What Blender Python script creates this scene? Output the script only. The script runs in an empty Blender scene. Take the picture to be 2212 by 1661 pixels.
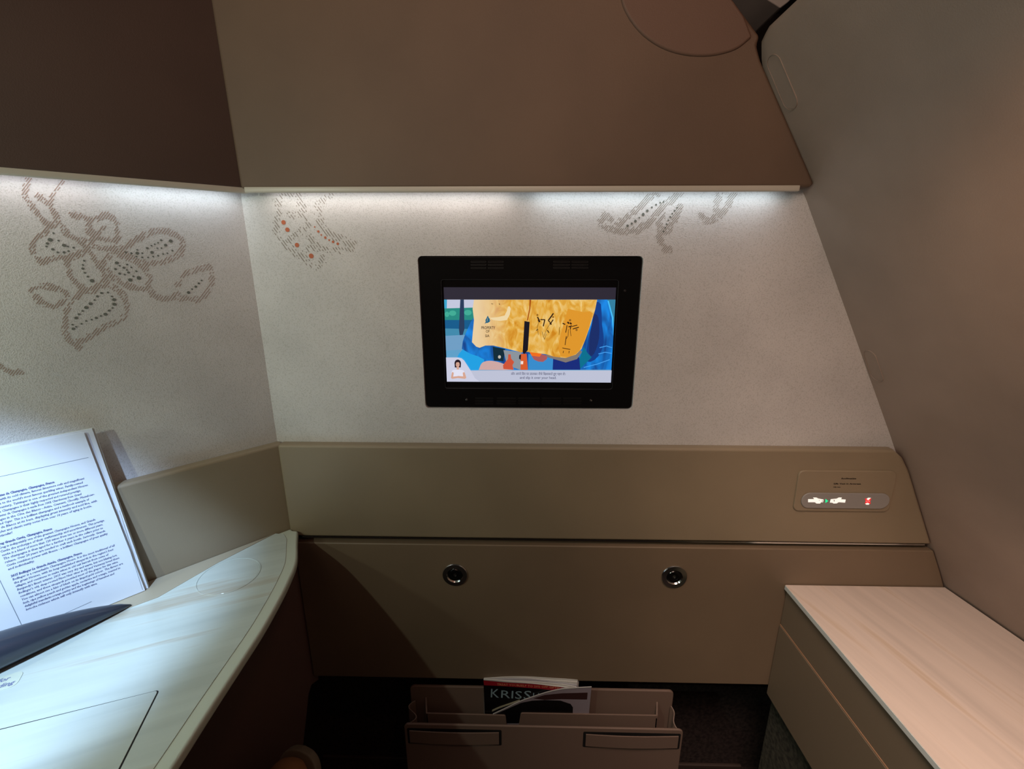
import bpy, bmesh, math, random
from mathutils import Vector, Matrix
from mathutils.geometry import tessellate_polygon

SC = bpy.context.scene
COL = SC.collection
R = math.radians
random.seed(7)

# ------------------------------------------------------------------ camera, world, lights
CAM = Vector((0, 0, 1.255))
FPX, YAW, PITCH = 1005.0, R(1.27), R(15.8)
cd = bpy.data.cameras.new('camera')
cd.sensor_width = 36
cd.lens = FPX / 2212 * 36
cd.clip_start = 0.01
cam = bpy.data.objects.new('camera', cd)
COL.objects.link(cam)
cam.location = CAM
cam.rotation_euler = (R(90) - PITCH, 0, YAW)
SC.camera = cam

def srgb(c):
    return tuple(((v / 255) / 12.92 if v / 255 <= .04045 else ((v / 255 + .055) / 1.055) ** 2.4) for v in c)

W = bpy.data.worlds.new('world')
SC.world = W
W.use_nodes = True
W.node_tree.nodes['Background'].inputs[0].default_value = (*srgb((190, 165, 150)), 1)
W.node_tree.nodes['Background'].inputs[1].default_value = 0.05
SC.view_settings.view_transform = 'Standard'
SC.view_settings.look = 'None'
SC.view_settings.gamma = 1
SC.view_settings.exposure = 0
SC.view_settings.use_curve_mapping = False

def lamp(name, kind, loc, power, col, target=None, **kw):
    d = bpy.data.lights.new(name, kind)
    d.energy = power
    d.color = srgb(col)
    for k, v in kw.items():
        setattr(d, k, v)
    o = bpy.data.objects.new(name, d)
    COL.objects.link(o)
    o.location = loc
    if target is not None:
        o.rotation_euler = (Vector(target) - Vector(loc)).to_track_quat('-Z', 'Y').to_euler()
    return o

READ = (-.67, -.10, 1.40)
# reading lamp of the seat: bright cool core on menu and table
lamp('reading_light', 'SPOT', (-.50, -.02, 1.50), 50.0, (180, 214, 255), (-.66, .44, .80), spot_size=R(38), spot_blend=.6, shadow_soft_size=.015)
# second lamp head on the left shell, faintly greenish
lamp('left_shell_light', 'POINT', READ, 7.3, (220, 235, 214), shadow_soft_size=.008)
# small lamp on the left wall shell just beyond the frame, yellowish green
lamp('left_wall_light', 'POINT', (-.86, .17, 1.20), 2.4, (226, 242, 220), shadow_soft_size=.02)
# cabin lighting overhead, warm and dim
lamp('cabin_light', 'AREA', (.16, -.10, 1.95), 3.5, (255, 224, 206), (.68, .30, .67), shape='RECTANGLE', size=.4, size_y=.6, spread=R(62))
lamp('rear_fill_light', 'AREA', (-.1, -.9, 1.9), 1.5, (255, 216, 194), (.15, .75, 1.72), shape='RECTANGLE', size=.8, size_y=.5, spread=R(70))  # unseen soft fill behind the camera, added to lift header and walls
# warm reading light of the right side wall
lamp('side_wall_light', 'SPOT', (.12, .02, 1.42), 5.5, (255, 190, 145), (.475, .355, 1.31), spot_size=R(42), spot_blend=1, shadow_soft_size=.03)
lamp('warm_fill_light', 'POINT', (.22, .02, 1.80), 1.5, (255, 168, 136), shadow_soft_size=.04)  # unseen warm point, added to redden the header and the front wall's right

# ------------------------------------------------------------------ frames and mesh helpers
def ray(u, v):
    x, y = (u - 1106) / FPX, -(v - 830.5) / FPX
    f = math.cos(PITCH) + y * math.sin(PITCH)
    return Vector((x * math.cos(YAW) - f * math.sin(YAW), x * math.sin(YAW) + f * math.cos(YAW),
                   y * math.cos(PITCH) - math.sin(PITCH)))

class Frame:
    """a flat working plane: origin, two axes, outward normal; px() measures where a sight line meets it"""
    def __init__(s, o, ex, ey):
        s.o, s.ex, s.ey = Vector(o), Vector(ex).normalized(), Vector(ey).normalized()
        s.n = s.ex.cross(s.ey).normalized()
    def at(s, p, h=0.0):
        return s.o + s.ex * p[0] + s.ey * p[1] + s.n * h
    def px(s, u, v, h=0.0):
        d = ray(u, v)
        q = s.o + s.n * h
        P = CAM + d * ((q - CAM).dot(s.n) / d.dot(s.n)) - s.o
        return (P.dot(s.ex), P.dot(s.ey))
    def pxs(s, pts, h=0.0):
        return [s.px(u, v, h) for u, v in pts]

q2 = 2 ** -.5
KX = -.4291
FW = Frame((0, .75, 0), (1, 0, 0), (0, 0, 1))              # front wall, normal towards the seat
LW = Frame((KX, .75, 0), (q2, q2, 0), (0, 0, 1))           # left wall at 45 degrees
def TOP(z): return Frame((0, 0, z), (1, 0, 0), (0, 1, 0))

ZS = [.3, .68, .941, 1.342, 1.495, 1.7, 2.0]
XS = [.94, .765, .634, .415, .317, .19, .01]
def prof(z):
    for i in range(len(ZS) - 1):
        if z <= ZS[i + 1] or i == len(ZS) - 2:
            t = (z - ZS[i]) / (ZS[i + 1] - ZS[i])
            return XS[i] + t * (XS[i + 1] - XS[i])
def side(y, z): return prof(z) - .133 * (y - .75)

WLOC = {}
def link(name, me, mat, parent=None):
    o = bpy.data.objects.new(name, me)
    COL.objects.link(o)
    for m in (mat if isinstance(mat, (list, tuple)) else [mat]):
        me.materials.append(m)
    if parent is not None:
        o.parent = parent
        b = WLOC[parent.name]
        me.transform(Matrix.Translation(-b))
        WLOC[o.name] = b.copy()
    else:
        cs = [v.co for v in me.vertices]
        b = Vector(((min(c.x for c in cs) + max(c.x for c in cs)) / 2, (min(c.y for c in cs) + max(c.y for c in cs)) / 2, min(c.z for c in cs)))
        me.transform(Matrix.Translation(-b))
        o.location = b
        WLOC[o.name] = b
    return o

def tag(o, label=None, cat=None, group=None, kind=None):
    for k, v in (('label', label), ('category', cat), ('group', group), ('kind', kind)):
        if v: o[k] = v
    return o

def thing(name, loc, label, cat, group=None):
    o = bpy.data.objects.new(name, None)
    COL.objects.link(o)
    o.location = loc
    o.empty_display_size = .03
    WLOC[o.name] = Vector(loc)
    return tag(o, label, cat, group)

def mesh(name, vs, fs, mat, parent=None, smooth=False, bevel=0, seg=2, mats=None):
    me = bpy.data.meshes.new(name)
    me.from_pydata([tuple(v) for v in vs], [], fs)
    if mats:
        for p, m in zip(me.polygons, mats): p.material_index = m
    if smooth:
        for p in me.polygons: p.use_smooth = True
    me.update()
    o = link(name, me, mat, parent)
    if bevel:
        b = o.modifiers.new('bevel', 'BEVEL')
        b.width, b.segments, b.limit_method, b.angle_limit = bevel, seg, 'ANGLE', R(40)
        b.harden_normals = False
        for p in me.polygons: p.use_smooth = True
        w = o.modifiers.new('wn', 'WEIGHTED_NORMAL')
    return o

def area2(p):
    return sum(p[i][0] * p[(i + 1) % len(p)][1] - p[(i + 1) % len(p)][0] * p[i][1] for i in range(len(p)))

def slab_geo(fr, outer, h0, h1, holes=()):
    loops = [list(outer)] + [list(h) for h in holes]
    if area2(loops[0]) < 0: loops[0].reverse()
    for i in range(1, len(loops)):
        if area2(loops[i]) > 0: loops[i].reverse()
    flat = [p for l in loops for p in l]
    n = len(flat)
    vs = [fr.at(p, h1) for p in flat] + [fr.at(p, h0) for p in flat]
    fs = []
    if len(loops) == 1:
        fs.append(tuple(range(n)))
        fs.append(tuple(range(2 * n - 1, n - 1, -1)))
    else:
        for t in tessellate_polygon([[Vector((p[0], p[1], 0)) for p in l] for l in loops]):
            a, b, c = t
            A, B, C_ = flat[a], flat[b], flat[c]
            if (B[0] - A[0]) * (C_[1] - A[1]) - (B[1] - A[1]) * (C_[0] - A[0]) < 0: b, c = c, b
            fs.append((a, b, c))
            fs.append((c + n, b + n, a + n))
    k = 0
    for l in loops:
        m = len(l)
        for i in range(m):
            a, b = k + i, k + (i + 1) % m
            fs.append((b, a, a + n, b + n))
        k += m
    return vs, fs

def slab(name, fr, outer, h0, h1, mat, parent=None, holes=(), bevel=0, seg=2):
    vs, fs = slab_geo(fr, outer, h0, h1, holes)
    return mesh(name, vs, fs, mat, parent, bevel=bevel, seg=seg)

def rrect(cx, cy, w, h, r, n=5):
    pts = []
    for sx, sy, a0 in ((1, 1, 0), (-1, 1, 90), (-1, -1, 180), (1, -1, 270)):
        for i in range(n + 1):
            a = R(a0 + 90 * i / n)
            pts.append((cx + sx * (w / 2 - r) + r * math.cos(a), cy + sy * (h / 2 - r) + r * math.sin(a)))
    return pts

def soft(pts, r, n=4, only=None):
    """round the corners of a polygon"""
    out = []
    m = len(pts)
    for i, p in enumerate(pts):
        if only is not None and i not in only:
            out.append(p); continue
        P, A, B = Vector(p), Vector(pts[i - 1]), Vector(pts[(i + 1) % m])
        ra = min(r, (A - P).length * .45); rb = min(r, (B - P).length * .45)
        a = P + (A - P).normalized() * ra; b = P + (B - P).normalized() * rb
        for k in range(n + 1):
            t = k / n
            q = a * (1 - t) ** 2 + P * 2 * t * (1 - t) + b * t * t
            out.append((q.x, q.y))
    return out

def spline(pts, n=8):
    """Catmull-Rom through points"""
    out = []
    P = [Vector(p) for p in pts]
    for i in range(len(P) - 1):
        a = P[i - 1] if i else P[0] * 2 - P[1]
        b, c = P[i], P[i + 1]
        d = P[i + 2] if i + 2 < len(P) else P[-1] * 2 - P[-2]
        for k in range(n):
            t = k / n
            out.append(.5 * ((2 * b) + (c - a) * t + (2 * a - 5 * b + 4 * c - d) * t * t + (3 * b - a - 3 * c + d) * t ** 3))
    out.append(P[-1])
    return [tuple(p) for p in out]

def ringdisc(fr, c, prof_rh, n=40):
    """lathe: prof_rh is a list of (radius, height) turned about the frame normal at c"""
    vs, fs = [], []
    for r, h in prof_rh:
        for i in range(n):
            a = 2 * math.pi * i / n
            vs.append(fr.at((c[0] + r * math.cos(a), c[1] + r * math.sin(a)), h))
    for j in range(len(prof_rh) - 1):
        for i in range(n):
            a, b = j * n + i, j * n + (i + 1) % n
            fs.append((a, b, b + n, a + n))
    fs.append(tuple(range(n - 1, -1, -1)))
    k = (len(prof_rh) - 1) * n
    fs.append(tuple(range(k, k + n)))
    return vs, fs

# ------------------------------------------------------------------ materials
def mat(name, c, rough=.5, metal=0, bump=0, scale=300, vary=0, vscale=40, vcol=None, spec=.5, emit=None, es=1.0,
        speck=0, coat=0, stretch=None, ang=0):
    m = bpy.data.materials.new(name)
    m.use_nodes = True
    nt = m.node_tree
    N, L = nt.nodes, nt.links
    b = N['Principled BSDF']
    b.inputs['Base Color'].default_value = (*srgb(c), 1)
    b.inputs['Roughness'].default_value = rough
    b.inputs['Metallic'].default_value = metal
    b.inputs['Specular IOR Level'].default_value = spec
    b.inputs['Coat Weight'].default_value = coat
    b.inputs['Coat Roughness'].default_value = .1
    if emit:
        b.inputs['Emission Color'].default_value = (*srgb(emit), 1)
        b.inputs['Emission Strength'].default_value = es
    if bump or vary or speck or vcol:
        g = N.new('ShaderNodeNewGeometry')
        mp = N.new('ShaderNodeMapping')
        mp.inputs['Rotation'].default_value = (0, 0, ang)
        if stretch: mp.inputs['Scale'].default_value = stretch
        L.new(g.outputs['Position'], mp.inputs['Vector'])
    if bump:
        t = N.new('ShaderNodeTexNoise')
        t.inputs['Scale'].default_value = scale
        t.inputs['Detail'].default_value = 3
        L.new(g.outputs['Position'], t.inputs['Vector'])
        bp = N.new('ShaderNodeBump')
        bp.inputs['Strength'].default_value = bump
        bp.inputs['Distance'].default_value = .001
        L.new(t.outputs['Fac'], bp.inputs['Height'])
        L.new(bp.outputs['Normal'], b.inputs['Normal'])
    col = None
    if vary:
        t = N.new('ShaderNodeTexNoise')
        t.inputs['Scale'].default_value = vscale
        t.inputs['Detail'].default_value = 4
        L.new(mp.outputs['Vector'], t.inputs['Vector'])
        rp = N.new('ShaderNodeValToRGB')
        rp.color_ramp.elements[0].position = .35
        rp.color_ramp.elements[1].position = .65
        lo = vcol if vcol else tuple(max(0, v * (1 - vary)) for v in c)
        hi = c if vcol else tuple(min(255, v * (1 + vary)) for v in c)
        rp.color_ramp.elements[0].color = (*srgb(lo), 1)
        rp.color_ramp.elements[1].color = (*srgb(hi), 1)
        L.new(t.outputs['Fac'], rp.inputs['Fac'])
        col = rp.outputs['Color']
    if speck:
        t = N.new('ShaderNodeTexNoise')
        t.inputs['Scale'].default_value = scale
        t.inputs['Detail'].default_value = 2
        L.new(g.outputs['Position'], t.inputs['Vector'])
        rp = N.new('ShaderNodeValToRGB')
        rp.color_ramp.elements[0].position = .36
        rp.color_ramp.elements[1].position = .47
        rp.color_ramp.elements[0].color = (1 - speck, 1 - speck, 1 - speck * 1.1, 1)
        rp.color_ramp.elements[1].color = (1, 1, 1, 1)
        L.new(t.outputs['Fac'], rp.inputs['Fac'])
        mx = N.new('ShaderNodeMix')
        mx.data_type = 'RGBA'; mx.blend_type = 'MULTIPLY'
        mx.inputs[0].default_value = 1
        if col: L.new(col, mx.inputs[6])
        else: mx.inputs[6].default_value = (*srgb(c), 1)
        L.new(rp.outputs['Color'], mx.inputs[7])
        col = mx.outputs[2]
    if col: L.new(col, b.inputs['Base Color'])
    return m

def flat(name, c, es=1.0):
    """a lit area of a display"""
    return mat(name, (5, 5, 6), .25, emit=c, es=es)

def marble(name, c, vein, ang, rough=.22):
    m = mat(name, c, rough, coat=.25)
    nt = m.node_tree; N, L = nt.nodes, nt.links
    b = N['Principled BSDF']
    g = N.new('ShaderNodeNewGeometry')
    mp = N.new('ShaderNodeMapping'); mp.vector_type = 'TEXTURE'
    mp.inputs['Rotation'].default_value = (0, 0, ang)
    L.new(g.outputs['Position'], mp.inputs['Vector'])
    mp2 = N.new('ShaderNodeMapping')
    mp2.inputs['Scale'].default_value = (1.6, 26, 1)
    L.new(mp.outputs['Vector'], mp2.inputs['Vector'])
    t = N.new('ShaderNodeTexNoise')
    t.inputs['Scale'].default_value = 1.4; t.inputs['Detail'].default_value = 6; t.inputs['Distortion'].default_value = .35
    L.new(mp2.outputs['Vector'], t.inputs['Vector'])
    rp = N.new('ShaderNodeValToRGB')
    e = rp.color_ramp.elements
    e[0].position = .30; e[0].color = (*srgb(vein), 1)
    e[1].position = .42; e[1].color = (*srgb(c), 1)
    x = e.new(.70); x.color = (*srgb(tuple(v * .93 for v in c)), 1)
    L.new(t.outputs['Fac'], rp.inputs['Fac'])
    L.new(rp.outputs['Color'], b.inputs['Base Color'])
    return m

M_wall = mat('textured_wall_vinyl', (208, 205, 203), .6, bump=.6, scale=650, speck=.17, vary=.04, vscale=6)
M_cap = mat('brown_leather', (104, 84, 68), .6, bump=.15, scale=700, vary=.05, vscale=5)
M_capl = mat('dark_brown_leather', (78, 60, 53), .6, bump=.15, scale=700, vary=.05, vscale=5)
M_taupe = mat('taupe_leather', (142, 127, 104), .5, bump=.1, scale=800, vary=.04, vscale=4)
M_side = mat('taupe_wall_leather', (156, 138, 126), .55, bump=.15, scale=700, vary=.05, vscale=5)
M_cab = mat('cabinet_taupe', (118, 104, 86), .5, bump=.08, scale=800)
M_trim = mat('grey_trim_plastic', (196, 190, 178), .35)
M_dark = mat('dark_gap', (14, 12, 12), .8)
M_chrome = mat('chrome', (210, 210, 208), .16, metal=1)
M_black = mat('black_gloss_plastic', (13, 12, 13), .16)
M_blackm = mat('black_matt_plastic', (9, 9, 10), .5)
M_carpet = mat('dark_carpet', (52, 42, 40), .95, bump=1, scale=900, vary=.3, vscale=120)
M_carpet2 = mat('dark_green_carpet', (58, 56, 46), .95, bump=1, scale=900, vary=.35, vscale=120)
M_marble = marble('white_marble', (198, 206, 198), (180, 172, 154), R(24))
M_marble2 = marble('cream_marble', (222, 206, 194), (206, 184, 162), R(105), .3)
M_rim = mat('table_rim', (200, 206, 190), .3, coat=.2)
M_rimtan = mat('tan_strip', (168, 156, 134), .45)
M_edge = mat('pale_counter_edge', (200, 208, 206), .4)
M_paper = mat('page_paper', (228, 232, 238), .6)
M_paperd = mat('page_paper_edge', (205, 206, 196), .7)
M_ink = mat('blue_grey_ink', (104, 110, 150), .7)
M_holder = mat('dark_blue_lacquer', (46, 51, 62), .34, coat=.3)
M_print = mat('print_taupe', (156, 130, 114), .7)
M_printl = mat('print_grey_taupe', (122, 112, 98), .7)
M_dot = mat('print_grey', (106, 108, 100), .7)
M_orange = mat('print_terracotta', (186, 96, 58), .6)
M_white = mat('white_plastic', (205, 205, 200), .4)
M_led = mat('led_white', (255, 255, 255), .5, emit=(225, 238, 255), es=1.2)

# ------------------------------------------------------------------ the setting
def struct(o): o['kind'] = 'structure'; return o
CZ = 1.345                                         # lower edge of the header panels

# front wall: textured white panel with the opening of the display
tvc = FW.pxs([(905, 557), (1387, 553), (1363, 880), (922, 880)], -.004)
tx0 = (tvc[0][0] + tvc[3][0]) / 2; tx1 = (tvc[1][0] + tvc[2][0]) / 2
tz0 = (tvc[2][1] + tvc[3][1]) / 2; tz1 = (tvc[0][1] + tvc[1][1]) / 2
tcx, tcz, tw, th = (tx0 + tx1) / 2, (tz0 + tz1) / 2, tx1 - tx0, tz1 - tz0
right_line = [(side(.75, z) + .012, z) for z in (.92, 1.0, 1.1, 1.2, 1.3, 1.42)]
wf = struct(slab('wall_front', FW, [(KX, .92)] + right_line + [(KX, 1.42)], -.02, 0, M_wall,
                 holes=[rrect(tcx, tcz, tw + .003, th + .003, .007)]))
struct(slab('wall_left', LW, [(-1.5, .92), (0, .92), (0, 1.42), (-1.5, 1.42)], -.02, 0, M_wall))
# backing behind the panels
b0 = struct(slab('wall_back', FW, [(KX - .02, .43), (.95, .43), (.95, .75), (.62, .93), (KX - .02, .93)], -.05, -.002, M_dark))
struct(slab('trim_1', FW, [(KX - .02, 1.40), (.40, 1.40), (.20, 1.70), (KX - .02, 1.70)], -.05, -.003, M_dark))
struct(slab('trim_2', LW, [(-1.5, .0), (-.004, .0), (-.004, .93), (-1.5, .93)], -.05, -.002, M_dark))
struct(slab('trim_3', LW, [(-1.5, 1.40), (.0, 1.40), (.0, 1.9), (-1.5, 1.9)], -.05, -.003, M_dark))

# right wall: leaning, slightly curved surface; its top edge is rounded
def build_side_wall():
    ys = [.80, .76, .742, .735, .728, .72, .712, .70, .69, .675, .66, .645, .62, .59, .55, .5, .42, .3, .15, 0, -.15, -.3]
    def ztop(y):
        pts = [(-.3, 1.55), (.3, 1.545), (.5, 1.536), (.609, 1.529), (.647, 1.526), (.692, 1.522), (.712, 1.514), (.721, 1.502), (.728, 1.488), (.742, 1.466), (.80, 1.40)]
        for (a, za), (b, zb) in zip(pts, pts[1:]):
            if y <= b: return za + (zb - za) * (y - a) / (b - a)
        return pts[-1][1]
    nz = 46
    vs, fs = [], []
    for y in ys:
        zt = ztop(y)
        for j in range(nz + 1):
            z = .3 + (zt - .3) * j / nz
            vs.append((side(y, z), y, z))
        for dz, dx in ((.006, .001), (.0095, .006), (.011, .014), (.010, .024), (-.3, .2)):   # rolled top edge
            vs.append((side(y, zt) - dz * .3 + dx, y, zt + dz))
    m = nz + 6
    for i in range(len(ys) - 1):
        for j in range(m - 1):
            a = i * m + j
            fs.append((a, a + 1, a + m + 1, a + m))
    o = mesh('wall_right', vs, fs, M_side, smooth=True)
    return struct(o)
wr = build_side_wall()
struct(mesh('floor', [(-1.6, -.8, 0), (1.4, -.8, 0), (1.4, 1.0, 0), (-1.6, 1.0, 0), (-1.6, -.8, -.03), (1.4, -.8, -.03), (1.4, 1.0, -.03), (-1.6, 1.0, -.03)],
            [(0, 1, 2, 3), (7, 6, 5, 4), (0, 4, 5, 1), (1, 5, 6, 2), (2, 6, 7, 3), (3, 7, 4, 0)], M_carpet))
struct(mesh('ceiling', [(-1.6, -.8, 2.25), (1.4, -.8, 2.25), (1.4, 2.4, 2.25), (-1.6, 2.4, 2.25), (-1.6, -.8, 2.28), (1.4, -.8, 2.28), (1.4, 2.4, 2.28), (-1.6, 2.4, 2.28)],
            [(3, 2, 1, 0), (4, 5, 6, 7), (0, 1, 5, 4), (1, 2, 6, 5), (2, 3, 7, 6), (3, 0, 4, 7)], mat('ceiling_dark', (60, 52, 48), .8)))
M_cabin = mat('cabin_dark', (38, 32, 30), .9)
def box(name, lo_, hi_, m, parent=None):
    (x0, y0, z0_), (x1, y1, z1_) = lo_, hi_
    return mesh(name, [(x0, y0, z0_), (x1, y0, z0_), (x1, y1, z0_), (x0, y1, z0_), (x0, y0, z1_), (x1, y0, z1_), (x1, y1, z1_), (x0, y1, z1_)],
                [(0, 3, 2, 1), (4, 5, 6, 7), (0, 1, 5, 4), (1, 2, 6, 5), (2, 3, 7, 6), (3, 0, 4, 7)], m, parent)
struct(box('wall_far', (-1.6, 2.4, 0), (1.4, 2.43, 2.28), M_cabin))
struct(box('wall_outer', (1.4, -.8, 0), (1.43, 2.4, 2.28), M_cabin))
# recess for the feet under the front wall
fb = struct(slab('baseboard_front', FW, [(-.75, .0), (.95, .0), (.95, .47), (-.75, .47)], -.155, -.135, M_carpet))
struct(slab('trim_4', FW, [(-.506, 0), (.559, 0), (.559, .012), (-.506, .012)], -.135, -.127, mat('dim_trim', (74, 62, 56), .6), bevel=.002))

# ------------------------------------------------------------------ header panels with their cove lights
def cove(fr, parent, s0, s1, n, h=.012):
    slab('trim_lip', fr, [(s0, CZ - .0055), (s1, CZ - .0055), (s1, CZ + .004), (s0, CZ + .004)], .0215, .0275, M_trim, parent, bevel=.0022)
    slab('light_strip', fr, [(s0 + .03, CZ - .0015), (s1 - .03, CZ - .0015), (s1 - .03, CZ + .003), (s0 + .03, CZ + .003)], .009, .017, M_led, parent)

hd = thing('header_panel', (0, .75, CZ), 'brown leather header panel above the small display, with a cove light along its lower edge', 'panel')
HH = .028
capR = [(.408, CZ), (.414, CZ + .004), (.400, CZ + .026), (.317, 1.502), (.309, 1.520), (.312, 1.530), (.290, 1.552), (.262, 1.580), (.24, 1.66)]
hp = slab('upholstered_face', FW, [(-.4128, CZ)] + capR + [(-.4168, 1.66)], 0, HH, M_cap, hd, bevel=.005, seg=3)
padc = spline([(.119, 1.60), (.128, 1.565), (.150, 1.537), (.180, 1.518), (.213, 1.5085), (.248, 1.507), (.280, 1.514), (.300, 1.528)], 4)
pad = slab('raised_pad', FW, padc + [(.286, 1.552), (.262, 1.577), (.22, 1.60)], HH - .004, HH + .0034, mat('reddish_brown_leather', (108, 84, 70), .6, bump=.15, scale=700), hd, bevel=.0033, seg=4)
cove(FW, hd, -.408, .395, 2)
hl = thing('header_panel', (-.7, .48, CZ), 'darker brown leather header panel at upper left, over the flower-printed wall', 'panel')
slab('upholstered_face', LW, [(-1.3, CZ), (.0055, CZ), (.0012, 1.66), (-1.3, 1.66)], 0, HH, M_capl, hl, bevel=.005, seg=3)
cove(LW, hl, -1.25, .004, 2)

def strip(name, fr, s0, s1, p, col, h=.0200):
    c = fr.at(((s0 + s1) / 2, CZ - .0025), h)
    o = lamp(name, 'AREA', c, p, col, shape='RECTANGLE', size=(s1 - s0), size_y=.004)
    # beam points down and back towards the wall
    d = (Vector((0, 0, -1)) + fr.n * -.1).normalized()
    xax = fr.ex
    zax = -d
    yax = zax.cross(xax)
    o.rotation_euler = Matrix((xax, yax, zax)).transposed().to_euler()
    return o
strip('cove_light', FW, -.385, -.02, .10, (248, 240, 236))
strip('cove_light', FW, .02, .375, .11, (222, 238, 248))
strip('cove_light', LW, -.16, -.01, .055, (225, 238, 250))
strip('cove_light', LW, -.60, -.17, .11, (240, 234, 240))

# ------------------------------------------------------------------ ledge panels
h = .02
lp = thing('ledge_panel', (.1, .74, .755), 'taupe leather ledge panel right below the display wall, carrying the seat belt sign', 'panel')
zb, zt_ = FW.px(1330, 1168, h)[1], .938
rp_ = [(side(.73, z) - .002, z) for z in (zb, .80, .85, .90)] + [(side(.73, .925) - .006, .925), (side(.73, .938) - .016, zt_)]
slab('upholstered_face', FW, [(-.4195, zb)] + rp_ + [(-.4195, zt_)], 0, h, M_taupe, lp, bevel=.005, seg=3)
ll = thing('ledge_panel', (-.7, .48, .70), 'taupe leather ledge panel on the left wall behind the open menu', 'panel')
slab('upholstered_face', LW, [(-1.3, .765), (.0040, .765), (.0040, .938), (-1.3, .938)], 0, h, M_taupe, ll, bevel=.005, seg=3)
# slot with a bright metal bead
sl = thing('metal_bead', (.1, .74, .745), 'thin metal bead in the dark slot between the two taupe front panels', 'bead')
slab('bead', FW, [(-.40, zb - .0045), (side(.73, zb) - .01, zb - .0045), (side(.73, zb) - .01, zb - .0018), (-.40, zb - .0018)], .008, .0155, M_chrome, sl)

# ------------------------------------------------------------------ lower front panel with two push latches
z1 = FW.px(1330, 1181, h)[1]
z0 = FW.px(1300, 1473, h)[1]
lo = thing('lower_panel', (.0, .74, z0), 'wide taupe lower front panel with two round push latches', 'panel')
rr = [(side(.73, z) - .002, z) for z in (z0, .5, .6, .7, z1)]
slab('upholstered_face', FW, [(-.415, z0)] + rr + [(-.415, z1)], 0, h, mat('lower_panel_taupe', (124, 106, 86), .5, bump=.1, scale=800, vary=.04, vscale=4), lo, bevel=.0025)
for (u, v) in ((983, 1241), (1456, 1245)):
    c = FW.px(u, v, h)
    rg = mesh('latch', *ringdisc(FW, c, [(.0225, h), (.0235, h + .0012), (.0225, h + .0028), (.0150, h + .0034), (.0135, h + .0018), (.0125, h + .0006)], 48), M_chrome, lo, smooth=False)
    mesh('push_button', *ringdisc(FW, c, [(.0128, h), (.0128, h + .0008), (.0115, h + .0022), (.0075, h + .0026), (.0068, h + .0012), (.0030, h + .0012), (.0022, h + .0004)], 40), M_black, rg)

# left lower panel under the table
lq = thing('lower_panel', (-.6, .55, .1), 'dark shaded lower panel on the left, below the marble table', 'panel')
lowpts = LW.pxs([(690, 1468), (674, 1480), (668, 1500), (664, 1540), (655, 1620), (646, 1720)], h)
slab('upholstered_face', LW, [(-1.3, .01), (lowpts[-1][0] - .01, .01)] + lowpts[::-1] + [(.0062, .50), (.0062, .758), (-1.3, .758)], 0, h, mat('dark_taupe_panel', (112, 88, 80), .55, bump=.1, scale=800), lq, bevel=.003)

# ------------------------------------------------------------------ pills on the right wall
def side_px(u, v):
    d = ray(u, v); a, b = .1, 3.
    for _ in range(50):
        m = (a + b) / 2; P = CAM + d * m
        if P.x > side(P.y, P.z): b = m
        else: a = m
    return CAM + d * a
def side_pill(u, v, L_, w, tilt):
    c = side_px(u, v)
    up = (Vector((side(c.y, c.z + .05) - side(c.y, c.z), 0, .05))).normalized()
    fo = Vector((-.133, 1, 0)).normalized()
    n = fo.cross(up).normalized()
    if n.x > 0: n = -n
    ex = up.cross(n).normalized() if True else fo
    ex2 = (ex * math.cos(tilt) + up * math.sin(tilt)).normalized()
    ey2 = n.cross(ex2).normalized()
    fr = Frame(c, ex2, ey2)
    if fr.n.dot(n) < 0: fr = Frame(c, -ex2, ey2)
    return fr, rrect(0, 0, w, L_, w / 2 - .0005, 8), rrect(0, 0, w - .002, L_ - .002, w / 2 - .0015, 8)
for (u, v, L_, w, lab) in ((1690, 178, .074, .026, 'slim rounded cover cap at the top corner of the leaning right wall'),
                     (1887, 790, .058, .024, 'slim rounded cover cap beside the lower right of the display wall')):
    fr, a, b = side_pill(u, v, L_, w, 0)
    t = thing('cover_cap', fr.o, lab, 'cap')
    slab('cap_rim', fr, a, -.001, .0011, M_side, t, holes=[b], bevel=.0004)
    slab('cap_face', fr, rrect(0, 0, w - .0028, L_ - .0028, w / 2 - .002, 8), -.001, .0004, M_side, t)

# ------------------------------------------------------------------ text helper
def text(body, fr, p, size, m, parent, name='lettering', hh=.0004, align='LEFT', sx=1.0, bold=0.0, spacing=1.0, width=None, res=2, shear=0, ang=0):
    cu = bpy.data.curves.new('t', 'FONT')
    cu.body = body
    cu.size = size
    cu.align_x = align
    cu.resolution_u = res
    cu.offset = bold
    cu.space_character = spacing
    cu.shear = shear
    o = bpy.data.objects.new('t', cu)
    COL.objects.link(o)
    dg = bpy.context.evaluated_depsgraph_get()
    me = bpy.data.meshes.new_from_object(o.evaluated_get(dg))
    bpy.data.objects.remove(o)
    if width and len(me.vertices):
        xs = [v.co.x for v in me.vertices]
        sx = width / (max(xs) - min(xs))
    ca, sa = math.cos(ang), math.sin(ang)
    vs = []
    for v in me.vertices:
        x, y = v.co.x * sx, v.co.y
        vs.append(fr.at((p[0] + x * ca - y * sa, p[1] + x * sa + y * ca), hh))
    fs = [tuple(q.vertices) for q in me.polygons]
    bpy.data.meshes.remove(me)
    return vs, fs

def join_text(name, items, m, parent):
    V, Fc = [], []
    for vs, fs in items:
        k = len(V)
        V += vs; Fc += [tuple(i + k for i in f) for f in fs]
    return mesh(name, V, Fc, m, parent)

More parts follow.
